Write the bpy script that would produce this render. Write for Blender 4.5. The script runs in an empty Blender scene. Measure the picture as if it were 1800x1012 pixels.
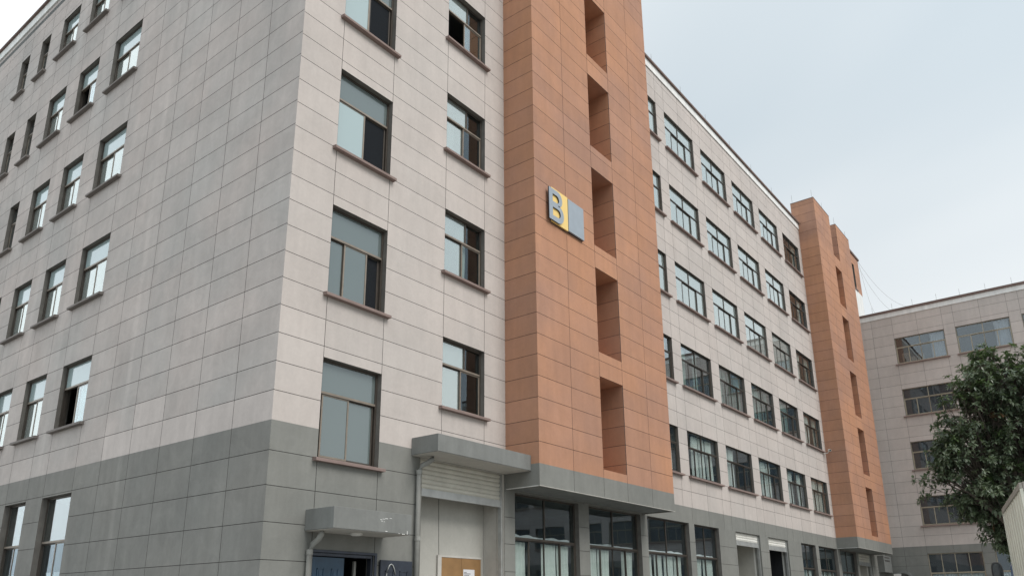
import bpy, bmesh, math, random
from mathutils import Vector, Matrix, noise
random.seed(7)
SC = bpy.context.scene
COL = SC.collection
PI = math.pi

# ------------------------------------------------------------------ camera
cam_d = bpy.data.cameras.new('camera')
cam = bpy.data.objects.new('camera', cam_d)
COL.objects.link(cam)
yaw, pit, rol = math.radians(52.169), math.radians(16.419), math.radians(-0.457)
fwd = Vector((math.sin(yaw)*math.cos(pit), math.cos(yaw)*math.cos(pit), math.sin(pit)))
rt = fwd.cross(Vector((0, 0, 1))).normalized()
up = rt.cross(fwd)
R_ = rt*math.cos(rol) + up*math.sin(rol)
U_ = -rt*math.sin(rol) + up*math.cos(rol)
CAMP = Vector((-8.976, -12.995, 1.6))
m = Matrix((R_, U_, -fwd)).transposed().to_4x4()
m.translation = CAMP
cam.matrix_world = m
cam_d.sensor_width = 36.0
cam_d.lens = 1372.2/1800*36
cam_d.shift_x = (900-899.0)/1800
cam_d.shift_y = (663.9-506)/1800
cam_d.clip_start = 0.1
cam_d.clip_end = 2000
SC.camera = cam

# ------------------------------------------------------------------ light
SC.view_settings.view_transform = 'Standard'
SC.view_settings.look = 'None'
SC.view_settings.exposure = 0.08
SC.view_settings.gamma = 1.0
SUN_EL, SUN_AZ = math.radians(46), math.radians(178)     # azimuth clockwise from +y
sun_dir = Vector((math.sin(SUN_AZ)*math.cos(SUN_EL), math.cos(SUN_AZ)*math.cos(SUN_EL), math.sin(SUN_EL)))
ld = bpy.data.lights.new('sun', 'SUN')
ld.energy = 2.1
ld.angle = math.radians(32)
ld.color = (1.0, 0.965, 0.925)
lo = bpy.data.objects.new('sun', ld)
COL.objects.link(lo)
lo.rotation_euler = sun_dir.to_track_quat('Z', 'Y').to_euler()

w = bpy.data.worlds.new('World')
SC.world = w
w.use_nodes = True
nt = w.node_tree
nt.nodes.clear()
N, L = nt.nodes.new, nt.links.new
out = N('ShaderNodeOutputWorld')
bg = N('ShaderNodeBackground')
sky = N('ShaderNodeTexSky')
sky.sky_type = 'NISHITA'
sky.sun_disc = False
sky.sun_elevation = SUN_EL
sky.sun_rotation = SUN_AZ
sky.air_density = 1.2
sky.dust_density = 3.0
scl = N('ShaderNodeVectorMath'); scl.operation = 'SCALE'; scl.inputs['Scale'].default_value = 0.09
L(sky.outputs[0], scl.inputs[0])
tc = N('ShaderNodeTexCoord')
# overcast layer: soft clouds
ns = N('ShaderNodeTexNoise'); ns.inputs['Scale'].default_value = 1.1; ns.inputs['Detail'].default_value = 3.2
ns.inputs['Roughness'].default_value = 0.45; ns.inputs['Distortion'].default_value = 0.4
mp = N('ShaderNodeMapping'); mp.inputs['Scale'].default_value = (1, 1, 2.2); mp.inputs['Location'].default_value = (0.6, 0.2, 0.1)
L(tc.outputs['Generated'], mp.inputs[0]); L(mp.outputs[0], ns.inputs['Vector'])
cr = N('ShaderNodeValToRGB')
cr.color_ramp.elements[0].position = 0.34; cr.color_ramp.elements[0].color = (0.66, 0.745, 0.80, 1)
cr.color_ramp.elements[1].position = 0.64; cr.color_ramp.elements[1].color = (0.88, 0.925, 0.945, 1)
L(ns.outputs['Fac'], cr.inputs[0])
# brighter cloud toward the hidden sun
dt = N('ShaderNodeVectorMath'); dt.operation = 'DOT_PRODUCT'
dt.inputs[1].default_value = sun_dir
L(tc.outputs['Generated'], dt.inputs[0])
mr = N('ShaderNodeMapRange'); mr.inputs['From Min'].default_value = 0.1; mr.inputs['From Max'].default_value = 1.0
mr.inputs['To Min'].default_value = 1.0; mr.inputs['To Max'].default_value = 1.3
L(dt.outputs['Value'], mr.inputs['Value'])
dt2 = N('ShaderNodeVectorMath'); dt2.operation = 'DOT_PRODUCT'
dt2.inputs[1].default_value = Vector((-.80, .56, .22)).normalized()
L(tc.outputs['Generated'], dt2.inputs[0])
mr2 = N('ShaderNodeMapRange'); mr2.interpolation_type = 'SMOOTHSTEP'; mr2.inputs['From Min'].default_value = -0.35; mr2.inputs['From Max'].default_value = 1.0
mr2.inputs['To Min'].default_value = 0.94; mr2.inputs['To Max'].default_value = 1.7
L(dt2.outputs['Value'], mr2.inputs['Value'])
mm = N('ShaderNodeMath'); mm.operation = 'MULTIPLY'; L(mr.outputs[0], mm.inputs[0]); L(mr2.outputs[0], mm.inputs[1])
dt3 = N('ShaderNodeVectorMath'); dt3.operation = 'DOT_PRODUCT'      # unseen low south-west sky dimmed, added to darken the tower sides
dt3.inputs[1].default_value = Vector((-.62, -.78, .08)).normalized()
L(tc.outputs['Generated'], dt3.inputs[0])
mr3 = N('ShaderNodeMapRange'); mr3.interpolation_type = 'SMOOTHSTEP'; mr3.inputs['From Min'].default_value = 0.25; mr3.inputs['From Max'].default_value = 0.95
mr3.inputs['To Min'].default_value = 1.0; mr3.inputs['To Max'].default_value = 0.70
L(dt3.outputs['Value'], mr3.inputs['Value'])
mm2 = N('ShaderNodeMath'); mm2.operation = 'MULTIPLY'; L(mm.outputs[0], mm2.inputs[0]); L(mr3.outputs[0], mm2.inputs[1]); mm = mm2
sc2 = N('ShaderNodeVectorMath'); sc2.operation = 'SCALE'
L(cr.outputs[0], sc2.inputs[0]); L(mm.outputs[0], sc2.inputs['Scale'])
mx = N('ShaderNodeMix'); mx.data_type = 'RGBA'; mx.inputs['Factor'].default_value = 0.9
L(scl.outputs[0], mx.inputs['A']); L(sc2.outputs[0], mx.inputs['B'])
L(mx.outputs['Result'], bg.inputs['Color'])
bg.inputs['Strength'].default_value = 1.0
L(bg.outputs[0], out.inputs[0])

# ------------------------------------------------------------------ materials
def newmat(name):
    mt = bpy.data.materials.new(name); mt.use_nodes = True
    n = mt.node_tree; n.nodes.clear()
    o = n.nodes.new('ShaderNodeOutputMaterial')
    return mt, n, o

def simple(name, col, rough=0.6, metal=0.0, var=0.0, vscale=4.0, spec=0.5):
    mt, n, o = newmat(name)
    b = n.nodes.new('ShaderNodeBsdfPrincipled')
    b.inputs['Roughness'].default_value = rough
    b.inputs['Metallic'].default_value = metal
    b.inputs['Specular IOR Level'].default_value = spec
    c = (col[0], col[1], col[2], 1)
    if var:
        t = n.nodes.new('ShaderNodeTexCoord')
        x = n.nodes.new('ShaderNodeTexNoise'); x.inputs['Scale'].default_value = vscale; x.inputs['Detail'].default_value = 5
        n.links.new(t.outputs['Object'], x.inputs['Vector'])
        r = n.nodes.new('ShaderNodeMapRange'); r.inputs['From Min'].default_value = .3; r.inputs['From Max'].default_value = .7
        r.inputs['To Min'].default_value = 1-var; r.inputs['To Max'].default_value = 1+var
        n.links.new(x.outputs['Fac'], r.inputs['Value'])
        s = n.nodes.new('ShaderNodeVectorMath'); s.operation = 'SCALE'; s.inputs[0].default_value = col
        n.links.new(r.outputs[0], s.inputs['Scale']); n.links.new(s.outputs[0], b.inputs['Base Color'])
    else:
        b.inputs['Base Color'].default_value = c
    n.links.new(b.outputs[0], o.inputs[0])
    return mt

def paint(name, col, cloud=0.07, island=0.035, streak=0.05, fine=0.03, tint=None, rough=0.82, bump=0.12, run=None):
    """painted render panels: broad mottling, weather streaks, a tone of its own for each panel"""
    mt, n, o = newmat(name)
    A = n.nodes.new; K = n.links.new
    b = A('ShaderNodeBsdfPrincipled'); b.inputs['Roughness'].default_value = rough
    b.inputs['Specular IOR Level'].default_value = 0.3
    t = A('ShaderNodeTexCoord'); g = A('ShaderNodeNewGeometry')
    def nz(scale, vec=(1, 1, 1), det=4, amp=.05, lo=.3, hi=.7, dist=0.):
        mpp = A('ShaderNodeMapping'); mpp.inputs['Scale'].default_value = vec
        K(t.outputs['Object'], mpp.inputs[0])
        x = A('ShaderNodeTexNoise'); x.inputs['Scale'].default_value = scale; x.inputs['Detail'].default_value = det
        x.inputs['Roughness'].default_value = .6; x.inputs['Distortion'].default_value = dist
        K(mpp.outputs[0], x.inputs['Vector'])
        r = A('ShaderNodeMapRange'); r.inputs['From Min'].default_value = lo; r.inputs['From Max'].default_value = hi
        r.inputs['To Min'].default_value = 1-amp; r.inputs['To Max'].default_value = 1+amp
        K(x.outputs['Fac'], r.inputs['Value'])
        return r.outputs[0], x
    def mul(a, c):
        q = A('ShaderNodeMath'); q.operation = 'MULTIPLY'; K(a, q.inputs[0]); K(c, q.inputs[1]); return q.outputs[0]
    v1, _ = nz(0.55, det=5, amp=cloud, dist=.6)
    v2, _ = nz(2.2, vec=(1.6, 1.6, .18), det=5, amp=streak)
    v3, fx = nz(14, det=6, amp=fine)
    v4, _ = nz(2.6, det=6, amp=cloud*.7, dist=1.2)
    ri = A('ShaderNodeMapRange'); ri.inputs['To Min'].default_value = 1-island; ri.inputs['To Max'].default_value = 1+island
    K(g.outputs['Random Per Island'], ri.inputs['Value'])
    v = mul(mul(mul(mul(v1, v2), v3), v4), ri.outputs[0])
    s = A('ShaderNodeVectorMath'); s.operation = 'SCALE'
    if tint:
        mxx = A('ShaderNodeMix'); mxx.data_type = 'RGBA'
        mxx.inputs['A'].default_value = (*col, 1); mxx.inputs['B'].default_value = (*tint, 1)
        xx = A('ShaderNodeTexNoise'); xx.inputs['Scale'].default_value = .35; xx.inputs['Detail'].default_value = 3
        K(t.outputs['Object'], xx.inputs['Vector'])
        rr = A('ShaderNodeMapRange'); rr.inputs['From Min'].default_value = .35; rr.inputs['From Max'].default_value = .65
        K(xx.outputs['Fac'], rr.inputs['Value']); K(rr.outputs[0], mxx.inputs['Factor'])
        K(mxx.outputs['Result'], s.inputs[0])
    else:
        s.inputs[0].default_value = col
    if run:
        for ux, hw, amt in run:
            sp_ = A('ShaderNodeSeparateXYZ'); K(t.outputs['Object'], sp_.inputs[0])
            wob = A('ShaderNodeTexNoise'); wob.noise_dimensions = '1D'; wob.inputs['Scale'].default_value = .8; K(sp_.outputs['Z'], wob.inputs['W'])
            ad = A('ShaderNodeMath'); ad.operation = 'MULTIPLY_ADD'; K(wob.outputs['Fac'], ad.inputs[0]); ad.inputs[1].default_value = .16; ad.inputs[2].default_value = -ux-.08
            sm2 = A('ShaderNodeMath'); sm2.operation = 'ADD'; K(sp_.outputs['X'], sm2.inputs[0]); K(ad.outputs[0], sm2.inputs[1])
            ab = A('ShaderNodeMath'); ab.operation = 'ABSOLUTE'; K(sm2.outputs[0], ab.inputs[0])
            rg = A('ShaderNodeMapRange'); rg.interpolation_type = 'SMOOTHSTEP'; rg.inputs['From Min'].default_value = hw; rg.inputs['From Max'].default_value = hw*.35
            rg.inputs['To Min'].default_value = 1.0; rg.inputs['To Max'].default_value = 1+amt; K(ab.outputs[0], rg.inputs['Value'])
            v = mul(v, rg.outputs[0])
    K(v, s.inputs['Scale']); K(s.outputs[0], b.inputs['Base Color'])
    bp = A('ShaderNodeBump'); bp.inputs['Strength'].default_value = bump; bp.inputs['Distance'].default_value = .01
    x2 = A('ShaderNodeTexNoise'); x2.inputs['Scale'].default_value = 45; x2.inputs['Detail'].default_value = 4
    K(t.outputs['Object'], x2.inputs['Vector']); K(x2.outputs['Fac'], bp.inputs['Height']); K(bp.outputs[0], b.inputs['Normal'])
    K(b.outputs[0], o.inputs[0])
    return mt

def glass(name, tint=(.8, .87, .86), base_refl=0.16, grazing=1.0, rough=0.0, refl=(.93, .97, 1.0), film=None, film_fac=0.0):
    """coated window glass: see-through, with a mirror part that grows towards grazing"""
    mt, n, o = newmat(name)
    A = n.nodes.new; K = n.links.new
    tr = A('ShaderNodeBsdfTransparent'); tr.inputs[0].default_value = (*tint, 1)
    gl = A('ShaderNodeBsdfGlossy'); gl.inputs['Roughness'].default_value = rough; gl.inputs['Color'].default_value = (*refl, 1)
    lw = A('ShaderNodeLayerWeight'); lw.inputs['Blend'].default_value = 0.5
    pw = A('ShaderNodeMath'); pw.operation = 'POWER'; pw.inputs[1].default_value = 4.0
    K(lw.outputs['Facing'], pw.inputs[0])
    r = A('ShaderNodeMapRange'); r.inputs['To Min'].default_value = base_refl; r.inputs['To Max'].default_value = grazing
    K(pw.outputs[0], r.inputs['Value'])
    t = A('ShaderNodeTexCoord'); x = A('ShaderNodeTexNoise'); x.inputs['Scale'].default_value = 1.1; x.inputs['Detail'].default_value = 1
    K(t.outputs['Object'], x.inputs['Vector'])
    bp = A('ShaderNodeBump'); bp.inputs['Strength'].default_value = .02; bp.inputs['Distance'].default_value = .05
    K(x.outputs['Fac'], bp.inputs['Height']); K(bp.outputs[0], gl.inputs['Normal'])
    inner = tr
    if film:
        df = A('ShaderNodeBsdfDiffuse'); df.inputs[0].default_value = (*film, 1)
        m1 = A('ShaderNodeMixShader'); m1.inputs[0].default_value = film_fac
        K(tr.outputs[0], m1.inputs[1]); K(df.outputs[0], m1.inputs[2]); inner = m1
    m2 = A('ShaderNodeMixShader')
    K(r.outputs[0], m2.inputs[0]); K(inner.outputs[0], m2.inputs[1]); K(gl.outputs[0], m2.inputs[2])
    K(m2.outputs[0], o.inputs[0])
    return mt

M = {}
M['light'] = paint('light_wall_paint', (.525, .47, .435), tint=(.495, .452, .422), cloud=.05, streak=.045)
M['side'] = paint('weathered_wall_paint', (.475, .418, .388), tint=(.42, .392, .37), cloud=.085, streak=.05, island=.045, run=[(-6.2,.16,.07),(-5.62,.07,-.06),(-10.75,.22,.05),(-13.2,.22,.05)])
M['grey'] = paint('grey_base_paint', (.222, .222, .204), tint=(.202, .205, .19), cloud=.07, streak=.06)
M['greyside'] = paint('weathered_grey_paint', (.222, .214, .196), tint=(.20, .198, .184), cloud=.10, streak=.07, island=.04, run=[(-6.05,.15,.13),(-5.4,.1,-.04)])
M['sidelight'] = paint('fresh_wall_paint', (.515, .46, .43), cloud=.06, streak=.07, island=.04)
M['sillgrey'] = paint('weathered_sill_paint', (.19, .17, .158), cloud=.1, streak=.08, island=0)
M['orange'] = paint('orange_render', (.465, .238, .140), tint=(.385, .215, .15), cloud=.06, streak=.06, island=.055)
M['canopy'] = paint('canopy_paint', (.20, .205, .195), cloud=.08, streak=.10, island=0)
M['white'] = paint('white_band_paint', (.78, .78, .76), cloud=.06, streak=.10, island=0)
M['soffit'] = paint('soffit_paint', (.52, .50, .46), cloud=.10, streak=.03, island=0)
M['plaster'] = paint('interior_plaster', (.46, .45, .41), cloud=.05, streak=.04, island=0)
M['joint'] = simple('joint_shadow_gap', (.085, .078, .072), .9)
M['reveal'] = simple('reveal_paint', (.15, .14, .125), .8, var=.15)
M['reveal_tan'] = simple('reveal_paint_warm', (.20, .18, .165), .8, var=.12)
M['sill'] = paint('sill_paint', (.24, .178, .16), cloud=.10, streak=.08, island=0)
M['cap'] = paint('roof_cap_paint', (.17, .12, .105), cloud=.12, streak=.10, island=0)
M['bronze'] = simple('bronze_window_metal', (.085, .072, .06), .42, .35, var=.15)
M['bronze_l'] = simple('worn_bronze_metal', (.24, .20, .16), .45, .3, var=.15)
M['tan'] = simple('tan_window_metal', (.38, .335, .25), .5, .2, var=.1)
M['clear'] = glass('window_glass', tint=(.90,.93,.92), base_refl=.045, refl=(.78,.9,1.0))
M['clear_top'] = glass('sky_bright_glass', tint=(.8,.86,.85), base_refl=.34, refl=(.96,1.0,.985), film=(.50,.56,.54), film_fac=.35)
M['clear_hi'] = glass('window_glass_bright', base_refl=.22)
M['w3glass'] = glass('office_window_glass', tint=(.6, .62, .63), base_refl=.06, refl=(.78, .86, .92), film=(.085, .10, .11), film_fac=.5)
M['w3clear'] = glass('office_clear_glass', tint=(.8, .83, .85), base_refl=.10, refl=(.84, .87, .88), film=(.12, .14, .15), film_fac=.10)
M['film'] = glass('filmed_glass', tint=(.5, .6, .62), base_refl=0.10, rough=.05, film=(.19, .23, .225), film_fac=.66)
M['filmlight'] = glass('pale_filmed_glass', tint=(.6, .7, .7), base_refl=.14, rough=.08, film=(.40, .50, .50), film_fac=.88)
M['screen'] = glass('insect_screen', tint=(.35,.36,.38), base_refl=.0, grazing=.05, film=(.028,.031,.035), film_fac=.75)
M['dark'] = simple('dark_room', (.02, .022, .026), .8)
M['room'] = simple('room_paint', (.16, .165, .16), .9, var=.1, vscale=.7)
M['curtain'] = simple('pale_green_curtain', (.66, .69, .66), .9, var=.10, vscale=2)
M['curtain2'] = simple('grey_green_curtain', (.33, .37, .34), .9, var=.12, vscale=2)
M['curtain3'] = simple('white_curtain', (.70, .72, .74), .9, var=.10, vscale=2)
M['shutter'] = simple('cream_shutter', (.60, .58, .51), .45, .05, var=.08, vscale=3)
M['shutter_w'] = simple('white_shutter', (.80, .79, .74), .4, .05, var=.05)
M['steel'] = simple('galvanised_steel', (.42, .43, .42), .45, .4, var=.15)
M['pipe'] = simple('grey_pipe_plastic', (.27, .27, .25), .55, var=.18, vscale=3)
M['bluedoor'] = simple('blue_door_paint', (.022, .055, .095), .35, var=.2)
M['bluesteel'] = simple('blue_grey_steel', (.035, .042, .058), .3, .3, var=.35, vscale=2.5)
M['woodbrown'] = simple('brown_door_veneer', (.30, .17, .07), .5, var=.12)
M['paper'] = simple('paper', (.72, .72, .74), .8)
M['ink'] = simple('ink', (.08, .08, .09), .8)
M['carton'] = simple('cardboard', (.42, .33, .24), .9, var=.12)
M['yellow'] = simple('yellow_sign_face', (.85, .60, .20), .45)
M['signgrey'] = simple('grey_sign_face', (.33, .37, .41), .32, .2, var=.05)
M['signedge'] = simple('dark_sign_edge', (.04, .04, .05), .5)
M['plasticw'] = simple('white_plastic', (.72, .71, .67), .4)
M['black'] = simple('black_rubber', (.02, .02, .02), .6)
M['truckw'] = simple('cream_truck_panel', (.66, .64, .54), .5, .05, var=.08, vscale=2)
M['truckrim'] = simple('dirty_aluminium', (.33, .30, .26), .55, .3, var=.25, vscale=8)
M['red'] = simple('red_lens', (.55, .04, .03), .3)
M['cabpaint'] = simple('cab_blue_paint', (.06, .12, .25), .3)
M['mirrorglass'] = simple('mirror_glass', (.15, .17, .20), .05, 1.0)
M['paintsplash'] = simple('white_paint_splash', (.78, .78, .75), .7)

# ------------------------------------------------------------------ helpers
class MB:
    def __init__(s): s.v = []; s.f = []; s.mi = []; s.mats = []
    def mat(s, k):
        if k not in s.mats: s.mats.append(k)
        return s.mats.index(k)
    def face(s, pts, k):
        b = len(s.v); s.v += [tuple(p) for p in pts]; s.f.append(tuple(range(b, b+len(pts)))); s.mi.append(s.mat(k))
    def box(s, a, b, k):
        x0, y0, z0 = a; x1, y1, z1 = b
        if x0 > x1: x0, x1 = x1, x0
        if y0 > y1: y0, y1 = y1, y0
        if z0 > z1: z0, z1 = z1, z0
        o = len(s.v)
        s.v += [(x0,y0,z0),(x1,y0,z0),(x1,y1,z0),(x0,y1,z0),(x0,y0,z1),(x1,y0,z1),(x1,y1,z1),(x0,y1,z1)]
        for f in ((0,3,2,1),(4,5,6,7),(0,1,5,4),(1,2,6,5),(2,3,7,6),(3,0,4,7)):
            s.f.append(tuple(o+i for i in f)); s.mi.append(s.mat(k))
    def tube(s, pts, r, k, n=8, taper=None):
        pts = [Vector(p) for p in pts]; rings = []
        for i, p in enumerate(pts):
            d = (pts[min(i+1, len(pts)-1)]-pts[max(i-1, 0)])
            d = d.normalized() if d.length > 1e-6 else Vector((0,0,1))
            a = d.cross(Vector((0,0,1)) if abs(d.z) < .95 else Vector((1,0,0))).normalized(); b_ = d.cross(a)
            rr = taper[i] if taper else r
            o = len(s.v)
            for j in range(n):
                t = 2*PI*j/n; s.v.append(tuple(p+a*math.cos(t)*rr+b_*math.sin(t)*rr))
            rings.append(o)
        for i in range(len(rings)-1):
            for j in range(n):
                s.f.append((rings[i]+j, rings[i]+(j+1) % n, rings[i+1]+(j+1) % n, rings[i+1]+j)); s.mi.append(s.mat(k))
        for o, rev in ((rings[0], 0), (rings[-1], 1)):
            q = [o+j for j in range(n)]
            s.f.append(tuple(q if rev else q[::-1])); s.mi.append(s.mat(k))
    def mesh(s, name, smooth=False):
        me = bpy.data.meshes.new(name); me.from_pydata(s.v, [], s.f)
        for k in s.mats: me.materials.append(M[k])
        me.polygons.foreach_set('material_index', s.mi)
        if smooth: me.polygons.foreach_set('use_smooth', [True]*len(s.f))
        me.update(); return me
    def build(s, name, parent=None, smooth=False, bevel=0):
        o = bpy.data.objects.new(name, s.mesh(name, smooth)); COL.objects.link(o)
        if parent: o.parent = parent
        if bevel:
            md = o.modifiers.new('bevel', 'BEVEL'); md.width = bevel; md.segments = 2; md.limit_method = 'ANGLE'
            md.harden_normals = False
        return o

def link(name, me, parent, loc=(0,0,0), rz=0.0, label=None):
    o = bpy.data.objects.new(name, me); COL.objects.link(o); o.parent = parent
    o.location = loc; o.rotation_euler = (0, 0, rz)
    if label: o['label'] = label
    return o

def tag(o, label, cat, group=None, kind=None):
    if label: o['label'] = label
    if cat: o['category'] = cat
    if group: o['group'] = group
    if kind: o['kind'] = kind
    return o

def empty(name, label, cat, loc=(0,0,0), rz=0, group=None):
    o = bpy.data.objects.new(name, None); COL.objects.link(o); o.location = loc; o.rotation_euler = (0,0,rz)
    return tag(o, label, cat, group)

def panels(mb, ulines, zlines, openings, kfront, y=0.0, groove=.0125, depth=.016, edge_l=False, edge_r=False, edge_b=False, edge_t=False, kfun=None):
    """grooved panel wall in the plane y (facing -y). openings: (u0,u1,z0,z1) spanning whole columns."""
    for i in range(len(ulines)-1):
        u0, u1 = ulines[i], ulines[i+1]; um = (u0+u1)/2
        ops = sorted([(o[2], o[3]) for o in openings if o[0] < um < o[1]])
        for j in range(len(zlines)-1):
            z0, z1 = zlines[j], zlines[j+1]
            segs = [(z0, z1)]
            for a, b in ops:
                ns_ = []
                for s0, s1 in segs:
                    if b <= s0+.02 or a >= s1-.02: ns_.append((s0, s1)); continue
                    if a > s0+.02: ns_.append((s0, a))
                    if b < s1-.02: ns_.append((b, s1))
                segs = ns_
            for s0, s1 in segs:
                hg = groove/2
                a0 = u0 + (0 if (i == 0 and not edge_l) else hg); a1 = u1 - (0 if (i == len(ulines)-2 and not edge_r) else hg)
                b0 = s0 + (hg if (abs(s0-z0) < 1e-6 and not (j == 0 and not edge_b)) else 0)
                b1 = s1 - (hg if (abs(s1-z1) < 1e-6 and not (j == len(zlines)-2 and not edge_t)) else 0)
                k = kfun(um, (s0+s1)/2) if kfun else kfront
                mb.face([(a0,y,b0),(a1,y,b0),(a1,y,b1),(a0,y,b1)], k)
                yd = y+depth
                mb.face([(a0,y,b0),(a0,yd,b0),(a1,yd,b0),(a1,y,b0)], 'joint')
                mb.face([(a0,y,b1),(a1,y,b1),(a1,yd,b1),(a0,yd,b1)], 'joint')
                if a0 > u0: mb.face([(a0,y,b0),(a0,y,b1),(a0,yd,b1),(a0,yd,b0)], 'joint')
                if a1 < u1: mb.face([(a1,y,b0),(a1,yd,b0),(a1,yd,b1),(a1,y,b1)], 'joint')
                mb.face([(u0,yd,s0),(u1,yd,s0),(u1,yd,s1),(u0,yd,s1)], 'joint')

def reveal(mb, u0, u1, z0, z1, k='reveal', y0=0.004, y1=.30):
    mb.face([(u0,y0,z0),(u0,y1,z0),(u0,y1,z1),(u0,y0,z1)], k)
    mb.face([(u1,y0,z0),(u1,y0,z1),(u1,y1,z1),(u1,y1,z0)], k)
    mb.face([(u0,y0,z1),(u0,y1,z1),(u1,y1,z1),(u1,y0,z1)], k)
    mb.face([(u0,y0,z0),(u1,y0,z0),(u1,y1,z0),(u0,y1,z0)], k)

def frange(a, n, d): return [a+d*i for i in range(n)]

# ---- window kit: local origin at the lower left corner of the opening, wall face at y=0, inward +y
_cache = {}
def mesh_box(name, w_, d_, h_, k, off=(0,0,0)):
    key = (name, round(w_,3), round(d_,3), round(h_,3), k, off)
    if key not in _cache:
        b = MB(); b.box(off, (off[0]+w_, off[1]+d_, off[2]+h_), k); _cache[key] = b.mesh(name)
    return _cache[key]

def sash_mesh(w_, h_, k, bar=.038):
    key = ('sash', round(w_,3), round(h_,3), k)
    if key not in _cache:
        b = MB(); t = .028
        b.box((0,0,0), (bar,t,h_), k); b.box((w_-bar,0,0), (w_,t,h_), k)
        b.box((bar,0.002,0), (w_-bar,t-.002,bar), k); b.box((bar,.002,h_-bar), (w_-bar,t-.002,h_), k)
        _cache[key] = b.mesh('sash')
    return _cache[key]

def curtain_mesh(w_, h_, k, seed=0, full=1.0):
    key = ('curt', round(w_,2), round(h_,2), k, seed)
    if key not in _cache:
        rnd = random.Random(seed*31+int(w_*100)); b = MB(); n = max(8, int(w_*34)); mrows = 7
        ph = rnd.random()*6; fr = rnd.uniform(30, 42); gather = rnd.uniform(.15, .45)
        rows = []
        for j in range(mrows+1):
            v = j/mrows; row = []
            for i in range(n+1):
                u = i/n
                uu = .5+(u-.5)*(1-.10*math.sin(v*PI)*gather*2)
                y = .030*math.sin(fr*u*w_+ph+.9*math.sin(3*v+ph))+.014*math.sin(fr*2.3*u*w_+v*4)
                row.append(len(b.v)); b.v.append((uu*w_, y, v*h_))
            rows.append(row)
        for j in range(mrows):
            for i in range(n):
                b.f.append((rows[j][i], rows[j][i+1], rows[j+1][i+1], rows[j+1][i])); b.mi.append(b.mat(k))
        _cache[key] = b.mesh('curtain', smooth=True)
    return _cache[key]

def frame_mesh(w_, h_, tz, tdiv, k, kl, y0, fd=.07, bar=.05):
    key = ('frame', bar, round(w_,3), round(h_,3), round(tz,3), tuple(tdiv), k, kl, y0)
    if key not in _cache:
        b = MB()
        y1 = y0+fd
        b.box((.002,y0,.002), (bar,y1,h_-.002), k); b.box((w_-bar,y0,.002), (w_-.002,y1,h_-.002), k)
        b.box((bar,y0+.002,.002), (w_-bar,y1,bar), k); b.box((bar,y0+.002,h_-bar), (w_-bar,y1,h_-.002), k)
        b.box((bar,y0-.006,tz-bar*.5), (w_-bar,y1+.004,tz+bar*.5), kl)
        b.box((bar,y0-.012,tz-bar*.72), (w_-bar,y0-.006,tz-bar*.5), k)
        for u in tdiv: b.box((u-.02,y0+.004,tz+bar*.5), (u+.02,y1-.004,h_-bar), k)
        # second rail of the sliding track, deeper in
        b.box((bar,y1,.002), (bar+.02,y1+.06,tz-bar*.5), k); b.box((w_-bar-.02,y1,.002), (w_-bar,y1+.06,tz-bar*.5), k)
        _cache[key] = b.mesh('window_frame')
    return _cache[key]

def sill_mesh(w_, k, ext=.12, out=.13, th=.085):
    key = ('sill', round(w_,3), k, ext, out)
    if key not in _cache:
        b = MB()
        # sloping top, drip edge
        x0, x1 = -ext, w_+ext
        p = [(-out, -th), (.0, -th), (.0, .0), (-out+.008, -.018), (-out, -.028)]
        n = len(p); o = len(b.v)
        for x in (x0, x1):
            for (y, z) in p: b.v.append((x, y, z))
        b.f.append(tuple(range(o, o+n))[::-1]); b.mi.append(b.mat(k))
        b.f.append(tuple(range(o+n, o+2*n))); b.mi.append(b.mat(k))
        for i in range(n):
            j = (i+1) % n; b.f.append((o+i, o+j, o+n+j, o+n+i)); b.mi.append(b.mat(k))
        b.box((0.004, .0005, -.03), (w_-.004, .14, .004), k)
        _cache[key] = b.mesh('sill')
    return _cache[key]

def window(parent, loc, rz, w_, h_, tz, tdiv, sashes, tmats, k='bronze', kl='bronze_l', y0=.13, curtains=(), sill=True, sillk='sill', label=None, bar=.05):
    """sashes: (u0,u1,track,glass key or None). curtains: (u0,u1,z0,z1,key,seed)."""
    f = link('window', frame_mesh(w_, h_, tz, tdiv, k, kl, y0, bar=bar), parent, loc, rz, label)
    us = [.05]+list(tdiv)+[w_-.05]
    for i in range(len(us)-1):
        a, c = us[i], us[i+1]; g = tmats[i % len(tmats)]
        link('transom_pane', mesh_box('transom_pane', c-a-.002, .006, h_-.05-tz-.026, g), f, (a+.001, y0+.03, tz+.026))
    for (a, c, tr, g) in sashes:
        yy = y0+.006+tr*.034
        z0 = .05; hh = tz-.026-z0-.036*0
        link('sash', sash_mesh(c-a, hh, kl if tr == 0 else k), f, (a, yy, z0))
        if g: link('pane', mesh_box('pane', c-a-.07, .005, hh-.07, g), f, (a+.035, yy+.011, z0+.035))
    for (a, c, z0, z1, key, sd) in curtains:
        link('curtain', curtain_mesh(c-a, z1-z0, key, sd), f, (a, y0+.16, z0))
    if sill: link('sill', sill_mesh(w_, sillk), f, (0, 0, 0))
    return f

def rail(a, c, n, overlap=.03):
    """n equal sliding sashes on alternate tracks"""
    d = (c-a)/n; r = []
    for i in range(n):
        tr = [0, 1, 1, 0][i % 4] if n == 4 else i % 2
        r.append((a+d*i-(overlap/2 if i else 0), a+d*(i+1)+(overlap/2 if i < n-1 else 0), tr))
    return r

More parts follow.
